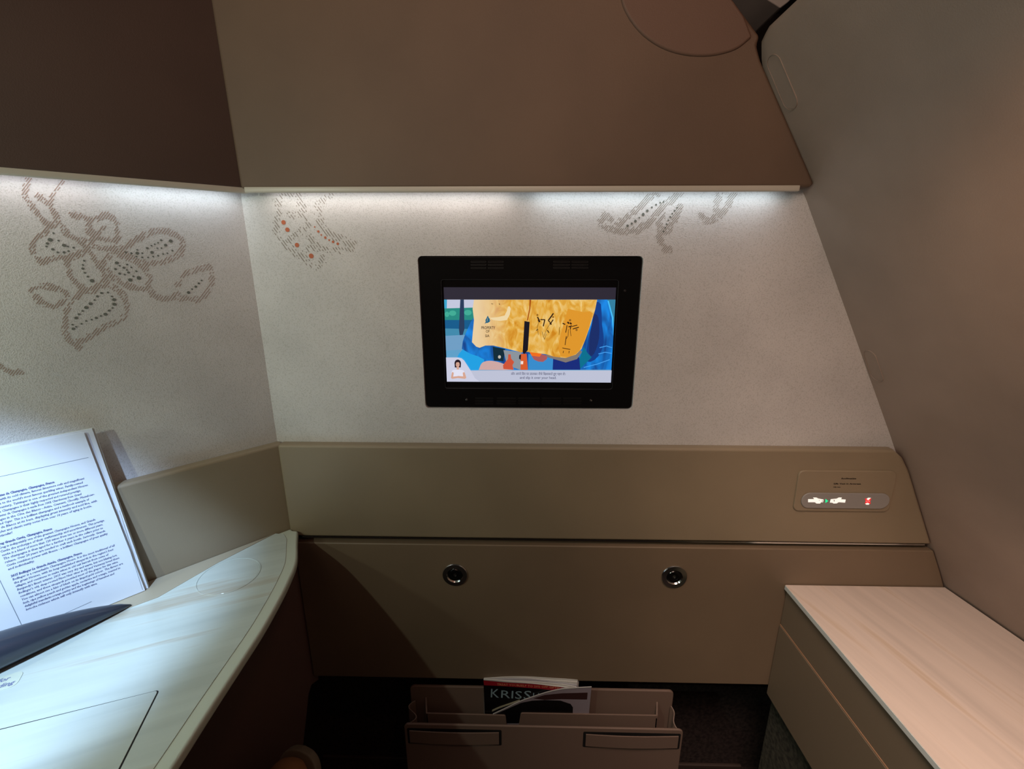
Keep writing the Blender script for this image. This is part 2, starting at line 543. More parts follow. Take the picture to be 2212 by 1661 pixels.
# ------------------------------------------------------------------ wall print (hatched flower motifs)
def seg_d(p, a, b):
    ax, ay = b[0] - a[0], b[1] - a[1]
    t = max(0, min(1, ((p[0] - a[0]) * ax + (p[1] - a[1]) * ay) / (ax * ax + ay * ay + 1e-9)))
    return math.hypot(p[0] - a[0] - t * ax, p[1] - a[1] - t * ay)

def hatch(name, fr, bands, conv, ang, spacing, half, width, m, parent, vmin=0, umax=9999, brk=.12):
    B = []
    for b in bands:
        pts = spline([conv(*p) for p in b], 4)
        B += list(zip(pts, pts[1:]))
    us = [p[0] for s in B for p in s]; vs_ = [p[1] for s in B for p in s]
    cx, cy = (min(us) + max(us)) / 2, (min(vs_) + max(vs_)) / 2
    rad = math.hypot(max(us) - min(us), max(vs_) - min(vs_)) / 2 + 20
    d = (math.cos(ang), -math.sin(ang)); nrm = (math.sin(ang), math.cos(ang))
    V, Fc = [], []
    rnd = random.Random(3)
    k = -int(rad / spacing)
    def put(a, b):
        A, C_ = Vector(fr.px(*a)), Vector(fr.px(*b))
        t = C_ - A
        if t.length < .0012: return
        nn = Vector((-t.y, t.x)).normalized() * width / 2
        i = len(V)
        for q in (A - nn, C_ - nn, C_ + nn, A + nn): V.append(fr.at(q, .0004))
        Fc.append((i, i + 1, i + 2, i + 3))
    while k * spacing < rad:
        off = k * spacing
        t = -rad; start = None
        hw = half * (1 + .15 * math.sin(k * .7) + rnd.uniform(-.3, .35))
        while t < rad:
            p = (cx + nrm[0] * off + d[0] * t, cy + nrm[1] * off + d[1] * t)
            ins = p[1] > vmin and p[0] < umax and min(seg_d(p, a, b) for a, b in B if abs(a[0] - p[0]) < 60) < hw if any(abs(a[0] - p[0]) < 60 for a, b in B) else False
            if ins and start is None: start = p
            if start is not None and (not ins or rnd.random() < brk * .3):
                put(start, p); start = None
                if ins: t += 3.2
            t += 1.4
        k += 1
    o = mesh(name, V, Fc, m, parent)
    o['kind'] = 'stuff'
    return o

def dots(name, fr, lst, conv, sc, m, parent):
    V, Fc = [], []
    for d in lst:
        c = fr.px(*conv(d[0], d[1]))
        r = (d[2] if len(d) > 2 else 4.5) * sc
        i = len(V)
        for k in range(12):
            a = k * math.pi / 6
            V.append(fr.at((c[0] + r * math.cos(a), c[1] + r * math.sin(a)), .0006))
        Fc.append(tuple(range(i, i + 12)))
    o = mesh(name, V, Fc, m, parent)
    o['kind'] = 'stuff'
    return o

cA = lambda x, y: (x / 2.768, 350 + y / 2.768)
cB = lambda x, y: (480 + x / 3.352, 350 + y / 3.352)
cC = lambda x, y: (1180 + x / 2.765, 380 + y / 2.765)
wl = bpy.data.objects['wall_left']
bandsA = [[(170, 95), (150, 200), (240, 330), (300, 390)], [(370, 120), (300, 250), (340, 340), (290, 410), (220, 450), (190, 510), (215, 570), (260, 600), (330, 575), (430, 570), (500, 540)],
          [(340, 340), (400, 430), (500, 480)], [(420, 310), (540, 345), (620, 320), (690, 350), (700, 430), (700, 470)], [(540, 345), (520, 400), (560, 430), (600, 460), (700, 465)],
          [(620, 400), (580, 440), (520, 500)], [(220, 200), (300, 260)],
          [(520, 500), (700, 520), (860, 440), (950, 412), (1040, 430), (1090, 490), (1060, 560), (960, 600), (860, 610), (760, 560), (690, 540)],
          [(620, 590), (640, 660), (720, 720), (840, 760), (890, 700), (860, 630), (780, 580), (690, 550), (620, 590)],
          [(1060, 740), (1090, 680), (1160, 650), (1250, 630), (1262, 690), (1240, 780), (1180, 820), (1040, 810)],
          [(880, 740), (920, 800), (1000, 820), (1060, 790)],
          [(400, 580), (410, 650), (440, 710), (520, 770), (600, 740), (630, 690), (570, 590), (510, 500)],
          [(180, 770), (240, 740), (300, 750), (400, 790), (340, 860), (260, 850), (200, 800)],
          [(640, 730), (720, 780), (755, 850), (730, 930), (640, 980), (540, 1040), (430, 1080), (385, 990), (405, 880), (470, 800), (560, 750), (640, 730)],
          [(430, 1080), (470, 1110)], [(0, 1220), (60, 1255), (130, 1260)]]
hatch('wall_print', LW, bandsA, cA, R(52), 5.0, 6.2, .0007, M_print, wl, vmin=384)
dotsA = [(320, 425), (300, 465, 9), (283, 487, 6), (278, 505), (315, 522, 6), (350, 470), (383, 498, 8), (405, 505), (440, 512, 5), (345, 540, 5), (383, 540, 6), (410, 533),
         (1020, 472, 9), (990, 497, 7.5), (963, 467, 6), (945, 483), (925, 492), (905, 500), (880, 515, 6), (908, 540, 8), (820, 545, 8), (850, 545), (940, 515), (965, 515), (1030, 530, 5), (1000, 545), (975, 550), (945, 560, 5), (915, 565), (885, 570), (850, 570, 5), (815, 565), (785, 545, 5), (752, 540, 5), (820, 525),
         (698, 603, 8), (690, 640, 6), (715, 667, 6), (745, 673), (778, 705, 9), (830, 693, 10), (797, 683, 5), (740, 632, 6), (715, 620), (758, 645), (768, 660, 6), (815, 653, 5), (785, 630), (760, 613, 5),
         (1205, 708, 5), (1188, 725, 6), (1170, 745, 7), (1148, 760, 5), (1127, 780, 8.5),
         (503, 590, 5), (495, 615), (495, 637, 6), (507, 662), (525, 685, 5), (550, 710, 9),
         (645, 780, 5), (607, 783, 6), (668, 803), (682, 823, 8.5), (683, 850, 8.5), (672, 872), (652, 888, 6), (630, 910, 8), (603, 920, 5), (575, 932, 6), (547, 942), (515, 950), (487, 967), (455, 985), (438, 997, 7), (433, 972), (455, 932, 7.5), (472, 910, 5.5), (493, 890), (515, 870, 8.5), (541, 847, 8), (565, 825), (582, 803, 6)]
dots('print_dots', LW, dotsA, cA, .00025, M_dot, wl)
bandsB = [[(440, 235), (400, 300), (410, 370), (385, 440), (405, 530), (475, 610), (580, 690), (680, 765)], [(520, 235), (600, 290), (570, 370), (490, 385)],
          [(560, 370), (620, 450), (560, 510), (500, 540), (465, 590)], [(780, 240), (700, 310), (695, 390), (740, 470), (800, 540), (880, 560), (955, 585), (930, 615), (850, 640), (760, 655), (720, 720), (680, 765)],
          [(640, 540), (700, 610), (760, 650)], [(600, 650), (640, 610), (700, 620)], [(470, 240), (540, 250), (560, 300)]]
hatch('wall_print', FW, bandsB, cB, R(-54), 5.2, 7.0, .0008, M_printl, wf, vmin=417, brk=.5)
dots('print_dots', FW, [(445, 437, 13.5), (473, 490, 13.5), (542, 601, 13.5), (645, 680, 15), (670, 470, 4.5), (697, 503, 7.5), (718, 528, 5), (747, 547, 7.5), (775, 565, 5.5), (803, 578, 7.5), (837, 592, 8)], cB, .00025, M_orange, wf)
bandsC = [[(350, 235), (325, 280), (370, 315), (440, 330), (520, 330), (590, 290), (660, 220), (740, 150), (820, 90)], [(350, 235), (385, 262)], [(430, 290), (520, 215), (600, 140), (680, 95)],
          [(790, 180), (770, 260), (710, 340), (675, 300), (700, 240)], [(675, 310), (685, 390), (705, 435), (730, 440)], [(1040, 100), (1015, 170), (1010, 240), (960, 270), (930, 240)], [(1120, 100), (1090, 170), (1060, 220), (1000, 262)]]
hatch('wall_print', FW, bandsC, cC, R(50), 3.6, 7.0, .0007, M_printl, wf, vmin=417)
dots('print_dots', FW, [(700, 155, 5), (680, 160), (655, 172, 5), (630, 188, 5), (603, 208, 7), (578, 230, 8), (555, 250), (532, 270, 7.5), (510, 285, 6), (485, 298, 7), (780, 190), (765, 208, 5), (752, 225), (740, 245, 5), (728, 265), (718, 288, 5), (710, 310), (700, 332)], cC, .00028, M_dot, wf)

# ------------------------------------------------------------------ the display
tv = thing('wall_display', (tcx, .755, tz0), 'small black-framed wall display showing the yellow life vest demonstration', 'screen')
Q = lambda x, y: (880 + x / 4.096, 530 + y / 4.096)
SF = Frame((0, .757, 0), (1, 0, 0), (0, 0, 1))
scr = SF.pxs([Q(318, 372), Q(1848, 372), Q(1798, 1205), Q(355, 1205)], 0)
sx0 = (scr[0][0] + scr[3][0]) / 2; sx1 = (scr[1][0] + scr[2][0]) / 2; sz1 = (scr[0][1] + scr[1][1]) / 2; sz0 = (scr[2][1] + scr[3][1]) / 2
def sc_(x, y):   # zoom pixel -> screen plane; the perspective is removed by the plane itself
    p = SF.px(*Q(x, y)); return (min(max(p[0], sx0), sx1), min(max(p[1], sz0), sz1))
glass = SF.pxs([Q(330, 300), Q(1872, 300), Q(1815, 1270), Q(350, 1270)], 0)
gx0, gx1 = (glass[0][0] + glass[3][0]) / 2 - .004, (glass[1][0] + glass[2][0]) / 2 - .001
gz1, gz0 = glass[0][1], glass[2][1]
slab('bezel', FW, rrect(tcx, tcz, tw, th, .006), -.030, -.0035, M_black, tv, holes=[rrect((gx0 + gx1) / 2, (gz0 + gz1) / 2, gx1 - gx0, gz1 - gz0, .004)], bevel=.0018, seg=3)
slab('seal', FW, rrect((gx0 + gx1) / 2, (gz0 + gz1) / 2, gx1 - gx0 + .001, gz1 - gz0 + .001, .004), -.0052, -.0040, mat('grey_seal', (46, 46, 50), .3), tv,
     holes=[rrect((gx0 + gx1) / 2, (gz0 + gz1) / 2, gx1 - gx0 - .0012, gz1 - gz0 - .0012, .0035)])
slab('glass', SF, [(gx0, gz0), (gx1, gz0), (gx1, gz1), (gx0, gz1)], -.004, -.0008, M_black, tv)
# vent slots and screws in the bezel
def bz(x, y): return FW.px(*Q(x, y), -.0035)
for (x0, x1, ys) in ((560, 850, (145, 172, 200)), (1290, 1600, (145, 172, 198)), (600, 1540, (1352, 1376, 1398))):
    for i, yv in enumerate(ys):
        if x0 == 600:
            rngs = [(600, 760), (790, 960), (980, 1170), (1190, 1360), (1380, 1540)]
        else:
            rngs = [(x0, (x0 + x1) / 2 - 8), ((x0 + x1) / 2 + 8, x1)]
        for a, b in rngs:
            p, q = bz(a, yv), bz(b, yv)
            slab('vent_slot', FW, rrect((p[0] + q[0]) / 2, p[1], q[0] - p[0], .0022, .001, 3), -.0038, -.0030, M_blackm, tv,
                 holes=[rrect((p[0] + q[0]) / 2, p[1], q[0] - p[0] - .001, .0012, .0005, 3)])
for (x, y) in ((525, 1365), (1622, 1371), (1925, 402)):
    mesh('screw', *ringdisc(FW, bz(x, y), [(.0019, -.0036), (.0019, -.0031), (.0012, -.0029)], 16), M_chrome if y > 500 else M_blackm, tv)

def vest_mat():
    m = bpy.data.materials.new('vest_on_screen')
    m.use_nodes = True
    N, L = m.node_tree.nodes, m.node_tree.links
    b = N['Principled BSDF']
    b.inputs['Base Color'].default_value = (.003, .003, .003, 1)
    b.inputs['Roughness'].default_value = .3
    g = N.new('ShaderNodeNewGeometry')
    t = N.new('ShaderNodeTexNoise'); t.inputs['Scale'].default_value = 62; t.inputs['Detail'].default_value = 3; t.inputs['Distortion'].default_value = 1.6
    mp = N.new('ShaderNodeMapping'); mp.inputs['Scale'].default_value = (1, 1, .55); mp.inputs['Rotation'].default_value = (0, R(15), 0)
    L.new(g.outputs['Position'], mp.inputs['Vector']); L.new(mp.outputs['Vector'], t.inputs['Vector'])
    rp = N.new('ShaderNodeValToRGB')
    e = rp.color_ramp.elements
    e[0].position = .3; e[0].color = (*srgb((206, 132, 26)), 1)
    e[1].position = .72; e[1].color = (*srgb((240, 205, 130)), 1)
    x = e.new(.5); x.color = (*srgb((226, 170, 66)), 1)
    L.new(t.outputs['Fac'], rp.inputs['Fac'])
    # paler towards the left shoulder of the filmed vest
    sp = N.new('ShaderNodeSeparateXYZ'); L.new(g.outputs['Position'], sp.inputs[0])
    mr = N.new('ShaderNodeMapRange')
    mr.inputs['From Min'].default_value = sc_(900, 0)[0]; mr.inputs['From Max'].default_value = sc_(600, 0)[0]
    L.new(sp.outputs['X'], mr.inputs['Value'])
    mx = N.new('ShaderNodeMix'); mx.data_type = 'RGBA'
    L.new(mr.outputs['Result'], mx.inputs[0]); L.new(rp.outputs['Color'], mx.inputs[6])
    mx.inputs[7].default_value = (*srgb((233, 205, 160)), 1)
    L.new(mx.outputs[2], b.inputs['Emission Color'])
    b.inputs['Emission Strength'].default_value = 1
    return m
def blue_mat():
    m = bpy.data.materials.new('jacket_on_screen')
    m.use_nodes = True
    N, L = m.node_tree.nodes, m.node_tree.links
    b = N['Principled BSDF']
    b.inputs['Base Color'].default_value = (.003, .003, .003, 1)
    g = N.new('ShaderNodeNewGeometry')
    t = N.new('ShaderNodeTexNoise'); t.inputs['Scale'].default_value = 45; t.inputs['Detail'].default_value = 2; t.inputs['Distortion'].default_value = 1
    mp = N.new('ShaderNodeMapping'); mp.inputs['Scale'].default_value = (1, 1, .4); mp.inputs['Rotation'].default_value = (0, R(-35), 0)
    L.new(g.outputs['Position'], mp.inputs['Vector']); L.new(mp.outputs['Vector'], t.inputs['Vector'])
    rp = N.new('ShaderNodeValToRGB')
    e = rp.color_ramp.elements
    e[0].position = .35; e[0].color = (*srgb((6, 66, 140)), 1)
    e[1].position = .68; e[1].color = (*srgb((12, 140, 235)), 1)
    L.new(t.outputs['Fac'], rp.inputs['Fac']); L.new(rp.outputs['Color'], b.inputs['Emission Color'])
    b.inputs['Emission Strength'].default_value = 1
    return m
SM, SI = [], {}
def sm(key, c=None, m=None):
    if key not in SI:
        SI[key] = len(SM); SM.append(m if m else flat('screen_' + key, c))
    return SI[key]
PV, PF, PM = [], [], []
lay = [0]
def poly(pts, mi, smooth_=0, lift=None):
    lay[0] += 1
    hh = -.0006 + lay[0] * .00005 if lift is None else lift
    P = [sc_(*p) for p in (spline(list(pts) + [pts[0]], smooth_)[:-1] if smooth_ else pts)]
    if area2(P) < 0: P = P[::-1]
    i = len(PV)
    tr = tessellate_polygon([[Vector((p[0], p[1], 0)) for p in P]])
    for p in P: PV.append(SF.at(p, hh))
    for a, b, c in tr:
        A, B, C_ = P[a], P[b], P[c]
        if (B[0] - A[0]) * (C_[1] - A[1]) - (B[1] - A[1]) * (C_[0] - A[0]) < 0: b, c = c, b
        PF.append((a + i, b + i, c + i)); PM.append(mi)
def line(pts, w, mi):
    for a, b in zip(pts, pts[1:]):
        d = (Vector(b) - Vector(a)).normalized(); n = Vector((-d.y, d.x)) * w / 2
        A, B = Vector(a), Vector(b)
        lay[0] -= 1
        poly([tuple(A - n), tuple(B - n), tuple(B + n), tuple(A + n)], mi)
    lay[0] += 1
def circ(x, y, rx, ry, mi, n=16):
    poly([(x + rx * math.cos(k * 2 * math.pi / n), y + ry * math.sin(k * 2 * math.pi / n)) for k in range(n)], mi)
poly([(300, 360), (1870, 360), (1870, 480), (300, 480)], sm('band', (46, 42, 54)))
poly([(300, 480), (1870, 480), (1870, 1220), (300, 1220)], sm('backdrop', (96, 160, 200)))
poly([(300, 480), (590, 480), (590, 565), (300, 565)], sm('sky', (196, 200, 222)))
poly([(300, 480), (350, 480), (345, 720), (300, 720)], sm('cyan', (60, 165, 205)))
poly([(300, 558), (600, 550), (600, 670), (300, 665)], sm('hedge', (40, 138, 128)))
for x, y, rx in ((400, 600, 32), (535, 595, 34), (350, 610, 20)): circ(x, y, rx, 24, sm('leaf', (66, 172, 150)))
poly([(300, 660), (600, 660), (560, 745), (300, 735)], sm('bank', (22, 92, 140)))
poly([(300, 735), (560, 740), (520, 800), (300, 800)], sm('water', (66, 138, 172)))
poly([(468, 480), (500, 480), (505, 740), (470, 860), (456, 740)], sm('trunk', (40, 60, 92)))
poly([(300, 800), (540, 790), (560, 920), (300, 930)], sm('deck', (112, 158, 196)))
poly([(1740, 480), (1870, 480), (1870, 1100), (1780, 1100), (1800, 800)], sm('teal', (52, 128, 160)))
mb = sm('jacket', m=blue_mat()); mv = sm('vest', m=vest_mat())
poly([(600, 620), (560, 680), (510, 790), (490, 850), (482, 915), (590, 990), (640, 1100), (1810, 1100), (1500, 900), (800, 860), (600, 850)], mb)
poly([(490, 920), (560, 960), (680, 1010), (640, 1100), (540, 1100), (500, 1040), (440, 990)], sm('cuff', (34, 160, 226)), 2)
poly([(1660, 480), (1770, 480), (1800, 560), (1828, 700), (1835, 850), (1812, 1100), (1500, 1100), (1500, 900)], mb)
poly([(1664, 500), (1712, 520), (1722, 700), (1738, 860), (1690, 980), (1620, 1030), (1580, 1000), (1600, 830), (1640, 660)], sm('fold', (20, 62, 136)), 2)
poly([(1650, 600), (1690, 640), (1696, 820), (1650, 960), (1610, 960), (1615, 800)], sm('fold_deep', (26, 46, 104)), 3)
for q in ([(1700, 905), (1760, 890), (1812, 905)], [(1690, 960), (1750, 945), (1808, 955)], [(1560, 1080), (1680, 1050), (1790, 1010)]): line(q, 7, sm('crease', (70, 160, 240)))
poly([(1560, 900), (1600, 960), (1630, 990), (1560, 1060), (1520, 1100), (1500, 1060)], sm('lining', (10, 112, 142)))
poly([(1770, 490), (1782, 490), (1822, 640), (1838, 800), (1826, 800), (1808, 640)], sm('rim', (70, 190, 250)))
poly([(1280, 1000), (1520, 990), (1530, 1100), (1270, 1100)], sm('shade', (24, 44, 122)))
poly([(1070, 960), (1290, 1000), (1285, 1100), (1070, 1100)], sm('shirt', (56, 140, 204)))
poly([(1090, 950), (1240, 975), (1200, 1030), (1120, 1010)], sm('blush', (170, 90, 90)), 2)
poly([(755, 895), (865, 915), (850, 1025), (765, 1018)], sm('pouch', (16, 44, 58)))
circ(815, 986, 13, 15, sm('stud', (190, 186, 176)))
poly([(850, 925), (1010, 945), (1000, 1100), (880, 1060)], sm('plastic', (140, 148, 156)))
poly([(632, 1100), (660, 1040), (720, 1020), (800, 1030), (880, 1060), (930, 1100)], sm('hand', (206, 168, 164)), 3)
poly([(893, 963), (914, 963), (918, 1000), (945, 1030), (930, 1060), (940, 1100), (850, 1092), (846, 1060), (868, 1030), (890, 1005)], sm('whistle', (206, 84, 56)))
poly([(1010, 930), (1230, 965), (1230, 985), (1400, 1035), (1500, 1005), (1545, 940), (1500, 900)], sm('hem', (128, 118, 112)))
poly([(1080, 942), (1190, 955), (1170, 985), (1100, 975)], sm('hot', (240, 110, 30)))
poly([(590, 480), (1678, 480), (1660, 570), (1620, 700), (1575, 830), (1540, 915), (1490, 965), (1400, 995), (1300, 985), (1230, 962), (1060, 940), (1010, 946), (860, 908), (760, 885), (690, 885), (640, 905), (610, 895), (572, 855), (590, 660), (578, 560)], mv)
poly([(1420, 560), (1560, 590), (1640, 600), (1560, 850), (1490, 960), (1360, 985), (1340, 860), (1380, 700)], sm('deep', (222, 150, 44)), 2)
poly([(730, 640), (860, 620), (890, 540), (915, 560), (880, 660), (760, 660)], sm('pale', (238, 214, 166)), 2)
poly([(1080, 480), (1095, 480), (1088, 560), (1066, 665), (1056, 665), (1078, 560)], sm('seam', (168, 82, 14)))
poly([(1036, 668), (1082, 676), (1066, 925), (1030, 965), (1020, 940)], sm('strap', (24, 22, 32)))
poly([(1005, 958), (1055, 958), (1066, 1100), (1000, 1100)], sm('buckle', (214, 92, 46)))
poly([(990, 970), (1006, 962), (1002, 1012), (988, 1000)], sm('strap', None))
poly([(1003, 1022), (1026, 1022), (1024, 1050), (1002, 1050)], sm('tab', (240, 220, 214)))
ink = sm('ink', (44, 26, 16))
# pictograms on the vest
for w, pts in ((11, [(1150, 632), (1168, 662)]), (16, [(1160, 655), (1170, 678)]), (9, [(1176, 655), (1216, 656)]), (10, [(1216, 654), (1202, 715)]), (11, [(1292, 600), (1246, 664)]), (9, [(1246, 664), (1262, 678)]), (9, [(1290, 655), (1266, 690)]), (14, [(1262, 680), (1272, 700)]),
               (6, [(1138, 752), (1156, 740)]), (8, [(1238, 748), (1252, 772)]), (3, [(1160, 680), (1148, 730), (1160, 790)]), (3, [(1262, 690), (1232, 740), (1210, 800)]), (3, [(1190, 760), (1212, 830), (1230, 780)]),
               (10, [(1372, 688), (1396, 698)]), (14, [(1415, 676), (1430, 690)]), (14, [(1438, 682), (1450, 696)]), (7, [(1412, 704), (1400, 770)]), (7, [(1452, 716), (1502, 704)]), (8, [(1462, 738), (1516, 722)]), (10, [(1424, 718), (1448, 716)]), (8, [(1448, 704), (1440, 740)]),
               (4, [(1424, 740), (1420, 800), (1400, 830)]), (4, [(1440, 740), (1446, 800)]), (6, [(1405, 800), (1394, 880)]), (3, [(1345, 720), (1342, 790)]), (6, [(1370, 905), (1440, 918)]), (5, [(1380, 930), (1376, 950)]), (5, [(1430, 930), (1428, 952)]), (4, [(742, 514), (760, 516)]), (5, [(812, 512), (818, 524)])):
    line(pts, w, ink)
for x, y, r in ((1150, 614, 9), (1288, 632, 9), (1438, 660, 10), (1495, 745, 10)): circ(x, y, r, r, sm('ring', (150, 100, 30)))
poly([(713, 618), (722, 640), (732, 650), (727, 662), (738, 660), (728, 674), (714, 683), (700, 684), (684, 690), (694, 674), (692, 658), (702, 640)], sm('emblem', (34, 98, 128)))
line([(712, 640), (706, 670)], 3, sm('pale', None))
# caption bar and the sign language presenter
capb = sm('caption', (204, 206, 226))
poly([(300, 1102), (1870, 1102), (1870, 1220), (300, 1220)], sm('caption_bar', (190, 194, 214)))
poly([(300, 988), (450, 988), (480, 994), (505, 1015), (560, 1100), (600, 1170), (640, 1200), (700, 1220), (300, 1220)], capb)
hair, skin, tee = sm('hair', (40, 26, 34)), sm('skin', (214, 166, 146)), sm('tee', (226, 226, 242))
circ(448, 1040, 29, 34, hair); poly([(420, 1040), (477, 1040), (474, 1076), (422, 1076)], hair)
poly([(440, 1070), (458, 1070), (462, 1104), (436, 1104)], skin)
circ(448, 1050, 17, 25, skin)
poly([(426, 1030), (432, 1016), (450, 1012), (466, 1018), (471, 1034), (455, 1030), (440, 1030)], hair)
poly([(402, 1100), (436, 1094), (460, 1094), (496, 1100), (512, 1120), (500, 1160), (402, 1160), (392, 1118)], tee)
poly([(398, 1115), (414, 1122), (408, 1156), (450, 1152), (452, 1168), (400, 1176), (388, 1168)], skin)
poly([(508, 1115), (492, 1122), (496, 1154), (448, 1150), (446, 1168), (512, 1176), (524, 1166)], skin)
for x in (441, 455): circ(x, 1046, 2.2, 2, hair, 8)
line([(442, 1062), (454, 1062)], 2.4, sm('lip', (190, 90, 90)))
pic = mesh('picture', PV, PF, SM, tv, mats=PM)
HI = .0035
def scr_text(body, x, y, hpx, m, width=None, align='CENTER', bold=0):
    a, b = SF.px(*Q(x, y)), SF.px(*Q(x, y + hpx))
    w = None
    if width:
        w = SF.px(*Q(x + width / 2, y))[0] - SF.px(*Q(x - width / 2, y))[0]
    return text(body, SF, (a[0], a[1]), (a[1] - b[1]) * 1.0, m, None, hh=HI, align=align, width=w, bold=bold, res=3)
M_cap_ink = flat('caption_ink', (72, 74, 104))
M_vink = flat('vest_ink', (60, 36, 20))
hindi = '\u0914\u0930 \u0905\u092a\u0928\u0947 \u093f\u0938\u0930 \u092a\u0930 \u0921\u093e\u0932\u0915\u0930 \u0928\u0940\u091a\u0947 \u093f\u0916\u0938\u0915\u093e\u0924\u0947 \u0939\u0941\u090f \u092a\u0939\u0928 \u0932\u0947\u0902\u0964'
join_text('caption', [scr_text('and slip it over your head.', 1156, 1176, 32, None, width=322, bold=.00004), scr_text(hindi, 1157, 1143, 30, None, width=480, bold=.00003)], M_cap_ink, tv)
join_text('vest_lettering', [scr_text('PROPERTY', 716, 738, 36, None, width=122, bold=.00008), scr_text('OF', 712, 768, 32, None, width=32, bold=.00008), scr_text('SIA', 708, 808, 32, None, width=38, bold=.00008)], M_vink, tv)

# ------------------------------------------------------------------ belt sign plate on the ledge panel
Z7 = lambda x, y: (1640 + x / 4.809, 940 + y / 4.809)
sg = thing('seat_belt_sign', (.52, .73, .84), 'raised sign plate with glowing seat belt symbol, at the right of the ledge panel', 'sign')
def sg_p(x, y): return FW.px(*Z7(x, y), h + .004)
plate = soft([sg_p(355, 790), sg_p(420, 372), sg_p(1445, 378), sg_p(1350, 800)], .011, 6)
slab('plate', FW, plate, h - .002, h + .0032, M_taupe, sg, bevel=.0014, seg=3)
inner = soft([sg_p(375, 775), sg_p(434, 392), sg_p(1425, 398), sg_p(1335, 785)], .010, 6)
slab('bar', FW, rrect(sum(sg_p(x, 680)[0] for x in (435, 1350)) / 2, sg_p(890, 680)[1], sg_p(1350, 680)[0] - sg_p(435, 680)[0], sg_p(890, 600)[1] - sg_p(890, 758)[1], (sg_p(890, 600)[1] - sg_p(890, 758)[1]) * .48, 8), h + .003, h + .0055, mat('grey_sign_bar', (150, 146, 142), .35), sg, bevel=.001)
def flatpoly(name, fr, pts, hh, m, parent, th=.0003):
    return slab(name, fr, pts, hh - th, hh, m, parent)
S2 = lambda x, y: FW.px(1740 + x / 11.06, 1010 + y / 11.06, h + .0058)
Msg = mat('sign_white', (230, 228, 220), .4, emit=(236, 232, 222), es=.85)
Mgr = mat('sign_green', (10, 120, 70), .4, emit=(30, 230, 150), es=1)
Mrd = mat('sign_red', (150, 20, 20), .4, emit=(226, 40, 44), es=1)
HS = h + .0058
flatpoly('belt_symbol', FW, [S2(*p) for p in [(65, 755), (65, 828), (225, 828), (262, 858), (352, 858), (372, 828), (420, 828), (432, 764), (310, 742), (262, 716), (180, 716), (212, 755)]], HS, Msg, sg)
flatpoly('belt_symbol', FW, [S2(*p) for p in [(606, 756), (584, 836), (640, 840), (672, 858), (745, 856), (790, 826), (945, 838), (962, 765), (850, 758), (868, 718), (800, 716), (745, 744)]], HS, Msg, sg)
flatpoly('arrow', FW, [S2(*p) for p in [(478, 748), (545, 798), (478, 846)]], HS, Mgr, sg)
join_text('buckle_marks', [slab_geo(FW, [S2(*p) for p in q], HS, HS + .0002) for q in ([(396, 780), (408, 780), (404, 812), (392, 812)], [(668, 775), (700, 775), (688, 812), (678, 812), (688, 785), (668, 785)], [(318, 775), (340, 780), (335, 790), (318, 785)])], mat('sign_mark', (110, 100, 92), .5), sg)
flatpoly('cigarette_symbol', FW, [S2(*p) for p in [(1455, 752), (1500, 780), (1560, 722), (1500, 722)]], HS + .0002, Msg, sg)
flatpoly('cigarette_symbol', FW, [S2(*p) for p in [(1430, 858), (1450, 886), (1512, 886), (1524, 856), (1480, 838)]], HS + .0002, Msg, sg)
flatpoly('prohibition_symbol', FW, [S2(*p) for p in [(1424, 740), (1575, 740), (1545, 800), (1556, 865), (1420, 868), (1438, 800)]], HS, Mrd, sg)
join_text('symbol_marks', [slab_geo(FW, rrect(*S2(x, 802), .0008, .0008, .0003, 2), HS, HS + .0003) for x in (1452, 1490, 1526)], Msg, sg)
Mlet = mat('sign_ink', (34, 26, 16), .6)
hz = h + .0036
def sgt(body, x, y, width, size, hh=hz):
    a = FW.px(1740 + x / 11.06, 1010 + y / 11.06, hh)
    w = FW.px(1740 + (x + width) / 11.06, 1010 + y / 11.06, hh)[0] - a[0]
    b = FW.px(1740 + x / 11.06, 1010 + (y + size) / 11.06, hh)
    return text(body, FW, a, a[1] - b[1], None, None, hh=hh, width=w, bold=.0001, res=2)
join_text('lettering', [sgt('Acclimatize', 848, 275, 365, 52), sgt('Life Vest in Armrest', 672, 400, 650, 50), sgt('Life vest', 665, 475, 170, 30)], Mlet, sg)

# ------------------------------------------------------------------ marble side table
TZ = .775
TT = TOP(TZ)
tb = thing('side_table', (-.6, .45, TZ - .02), 'built-in white marble side table with a curved edge, in the left corner', 'table')
def wline(s, off=h): # point on the face of the left ledge panel
    P = LW.at((s, 0), off + .001); return (P.x, P.y)
back = [wline(-1.0), wline(-.5), wline(-.205), wline(-.004)]
edge_ctrl = [(-.4015, .7255), (-.386, .690), (-.364, .641), (-.3535, .594), (-.347, .548), (-.3425, .500), (-.341, .455), (-.3395, .392), (-.337, .324), (-.336, .24), (-.345, .12), (-.37, .03)]
edge_ = spline(edge_ctrl, 5)
outl = back + [(-.412, .7265)] + edge_ + [(-1.05, .03)]
slab('tabletop', TT, outl, -.014, -.0008, M_rim, tb, bevel=.004, seg=3)
